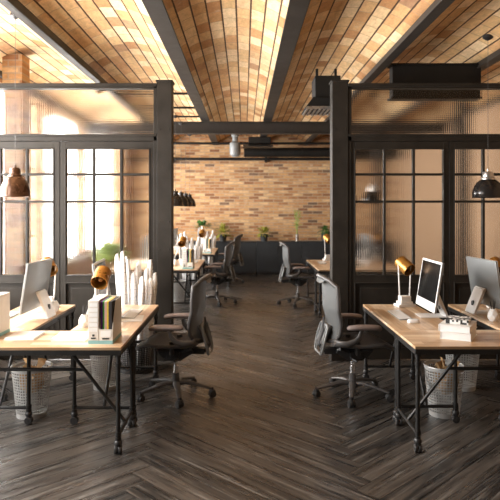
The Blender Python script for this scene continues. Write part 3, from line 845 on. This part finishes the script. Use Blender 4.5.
# high-level services in front of the far wall
o = MB().tube([(XL, 0, 0), (XR, 0, 0)], .035, 12).obj('pipe', M['duct']); tag(o, 'slim dark pipe running along the brick wall below the round duct', 'pipe'); o.location = (0, 14.95, 2.87)
for xx in (-1.8, .55, 2.4): MB().box(xx-.03, xx+.03, -.04, .33, -.07, .05).obj('bracket', M['duct'], o)
o2 = MB().tube([(XL, 0, 0), (XR, 0, 0)], .03, 12).obj('pipe', M['duct']); tag(o2, 'slim dark pipe close under the vault near the brick wall', 'pipe'); o2.location = (0, 14.3, 3.19)
b = MB(); b.tube([(0, 0, 0), (XR-.02, 0, 0)], .115, 20)
for k in range(1, 5): b.tube([(k*.7, 0, 0), (k*.7+.03, 0, 0)], .122, 20)
o = b.obj('ventilation_duct', M['duct']); tag(o, 'round black ventilation duct along the top of the brick wall', 'duct'); o.location = (0, 14.5, 2.995)
b = MB(); b.box(.0, .5, -.2, .2, 0, .14); b.box(-.12, .55, -.22, .22, -.075, -.04)
o = b.obj('vent_box', M['duct'], bevel=.004); tag(o, 'black duct box hanging beside the round metal ventilator', 'vent'); o.location = (.10, 13.6, 3.10)
b = MB(); b.lathe([(0, .0), (.07, 0), (.12, .05), (.125, .25), (.12, .31), (.06, .35), (.06, .45), (.09, .46), (.09, .50)], seg=24)
o = b.obj('ventilator', M['frame_grey']); tag(o, 'round metal ventilator hanging under the vault before the brick wall', 'vent'); o.location = (-.20, 13.5, 2.80)


# ------------------------------------------------------------------ cabinets on the far wall
cab = thing('cabinet', '', 'cabinet')
Wc, Hc, Dc = 1.12, .82, .45
MB().box(0, Wc-.004, .02, Dc, .06, Hc-.03).obj('body', M['navy'], cab, bevel=.003)
MB().box(0, Wc, .0, Dc, Hc-.03, Hc).obj('top', M['navy'], cab, bevel=.003)
MB().box(.02, Wc-.02, .05, Dc-.02, 0, .06).obj('plinth', M['plastic'], cab)
for s in (0, 1):
    d = MB().box(s*Wc/2+.003, (s+1)*Wc/2-.005, 0, .02, .065, Hc-.035).obj('door', M['navy'], cab, bevel=.002)
    xh = Wc/2-.05 if s == 0 else Wc/2+.05
    MB().box(xh-.005, xh+.005, -.018, .0, .55, .70).obj('handle', M['plastic'], d)
x = -1.74+.02
names = ['behind the last desk group', 'under the bushy green plant and the yellow-green plant', 'in the middle of the row', 'under the tall thin plant', 'at the dark partition end of the row', 'last along the wall behind the partition']
for k in range(-1, 4):
    put(cab, (-1.93+1.12*(k+1)-.0, YB-.02-Dc, 0), 0, 'low charcoal cabinet '+names[k+1])
YC = YB-.33; ZC = Hc

# ------------------------------------------------------------------ plants
def leafcloud(n, fn, ln, wd, seed, droop=.3):
    b = MB(); r = random.Random(seed)
    for _ in range(n):
        p, d = fn(r); d = d.normalized(); sidev = d.cross(Vector((r.uniform(-.3, .3), r.uniform(-.3, .3), 1))).normalized()
        l = ln*r.uniform(.7, 1.2); w = wd*r.uniform(.7, 1.2)
        dn = Vector((0, 0, -droop*l))
        P = [p, p+d*l*.35+sidev*w, p+d*l*.35-sidev*w, p+d*l*.75+sidev*w*.7+dn*.5, p+d*l*.75-sidev*w*.7+dn*.5, p+d*l+dn]
        v = [b.bm.verts.new(q_) for q_ in P]
        b.bm.faces.new((v[0], v[1], v[2])); b.bm.faces.new((v[1], v[3], v[4], v[2])); b.bm.faces.new((v[3], v[5], v[4]))
    return b
def pot(t, r0, r1, h, mat):
    b = MB(); b.lathe([(0, 0), (r0, 0), (r1, h), (r1-.012, h), (r1-.014, h-.03), (0, h-.03)], seg=20); b.obj('pot', M[mat], t)
    b = MB(); b.lathe([(0, h-.028), (r1-.015, h-.028)], seg=20); b.obj('soil', M['soil'], t)
def bushy(r, c, R, zs=1):
    a, e = r.uniform(0, 2*pi), r.uniform(-.2, 1.4); rr = R*r.uniform(.2, .9)
    d = Vector((cos(a)*cos(e), sin(a)*cos(e), sin(e))); return Vector(c)+Vector((d.x*rr, d.y*rr, d.z*rr*zs)), d
def px(p, Y=YC): return (p-244)*Y/600
def pplant(name, label, x, y, z): return thing(name, label, 'plant', (x, y, z))
t = pplant('potted_plant', 'small bushy green plant raised on a terracotta stem pot on the cabinets', px(202), YC, ZC)
pot(t, .06, .08, .18, 'terracotta'); MB().tube([(0, 0, .15), (0, 0, .36)], .012, 8).obj('stem', M['kraft'], t)
leafcloud(160, lambda r: bushy(r, (0, 0, .36), .2, .6), .11, .022, 1).obj('foliage', M['leaf'], t, smooth=0)
t = pplant('potted_plant', 'yellow-green spiky plant in a dark pot standing on the cabinets, beside the bushy one', px(223), YC, ZC)
pot(t, .075, .09, .17, 'darkpot'); leafcloud(130, lambda r: bushy(r, (0, 0, .17), .16, 1.3), .19, .018, 2).obj('foliage', M['leaf_yellow'], t, smooth=0)
t = pplant('potted_plant', 'low yellow flowering plant in a dark pot in the middle of the cabinet row', px(264), YC, ZC)
pot(t, .08, .10, .18, 'darkpot'); leafcloud(120, lambda r: bushy(r, (0, 0, .17), .16, 1.0), .14, .02, 3).obj('foliage', M['leaf_yellow'], t, smooth=0)
t = pplant('potted_plant', 'tall thin light green stems in a small glass vase on the cabinets', px(297), YC, ZC)
pot(t, .035, .04, .18, 'silver')
b = MB()
for k in range(4): b.tube([(0, 0, .1), (.02*cos(k*1.6), .02*sin(k*1.6), .4), (.06*cos(k*1.6), .06*sin(k*1.6), .74)], .006, 6)
b.obj('stem', M['leaf_light'], t)
leafcloud(90, lambda r: (Vector((r.uniform(-.07, .07), r.uniform(-.06, .06), r.uniform(.3, .75))), Vector((r.uniform(-1, 1), r.uniform(-1, 1), r.uniform(.2, 1)))), .1, .013, 4).obj('foliage', M['leaf_light'], t, smooth=0)
t = pplant('potted_plant', 'dark green palm-like plant in a dark pot behind the brass lamp at the cabinets', px(325), YC, ZC)
pot(t, .08, .10, .22, 'darkpot'); leafcloud(60, lambda r: bushy(r, (0, 0, .24), .06, 1.2), .22, .02, 5, .5).obj('foliage', M['leaf'], t, smooth=0)
t = pplant('potted_plant', 'leafy green floor plant seen blurred through the pale partition glass', -1.83, 8.2, 0)
pot(t, .16, .2, .4, 'cream'); MB().tube([(0, 0, .35), (.02, 0, 1.0)], .02, 8).obj('stem', M['kraft'], t)
leafcloud(260, lambda r: bushy(r, (0, 0, 1.0), .22, .6), .12, .03, 6).obj('foliage', M['leaf_light'], t, smooth=0)

# ------------------------------------------------------------------ light
for i, (a, c, z0, z1) in enumerate(WIN):
    L = bpy.data.lights.new('daylight', 'AREA'); L.shape = 'RECTANGLE'; L.size = z1-z0+.5; L.size_y = c-a+.4
    L.energy = 620 * ((c-a)/2.0) * (.75 if c < 4.3 else 1.2 if c < 6.5 else .55); L.color = (1.0, .975, .94)
    o = bpy.data.objects.new('daylight', L); C.objects.link(o)
    o.location = (XL-.42, (a+c)/2, (z0+z1)/2); o.rotation_euler = (0, radians(-90), 0)
W = bpy.data.worlds.new('world'); S.world = W; W.use_nodes = True
W.node_tree.nodes['Background'].inputs[0].default_value = (.95, .97, 1, 1); W.node_tree.nodes['Background'].inputs[1].default_value = 2.0

# ------------------------------------------------------------------ tidy
for o in [x for x in bpy.data.objects if x.get('_used')]:
    del o['_used']

cam = bpy.data.cameras.new('camera'); co = bpy.data.objects.new('camera', cam); C.objects.link(co)
co.location = (0, 0, 1.65); co.rotation_euler = (radians(90), 0, 0)
cam.sensor_width = 36; cam.lens = 43.2; cam.shift_x = .012; cam.shift_y = -.084
cam.dof.use_dof = True; cam.dof.focus_distance = 4.8; cam.dof.aperture_fstop = 3.5
S.camera = co
S.view_settings.view_transform = 'Standard'; S.view_settings.look = 'None'; S.view_settings.exposure = 0.12; S.view_settings.gamma = 1
S.cycles.use_denoising = True
S.cycles.max_bounces = 10; S.cycles.transmission_bounces = 8; S.cycles.diffuse_bounces = 5
S.cycles.sample_clamp_indirect = 8
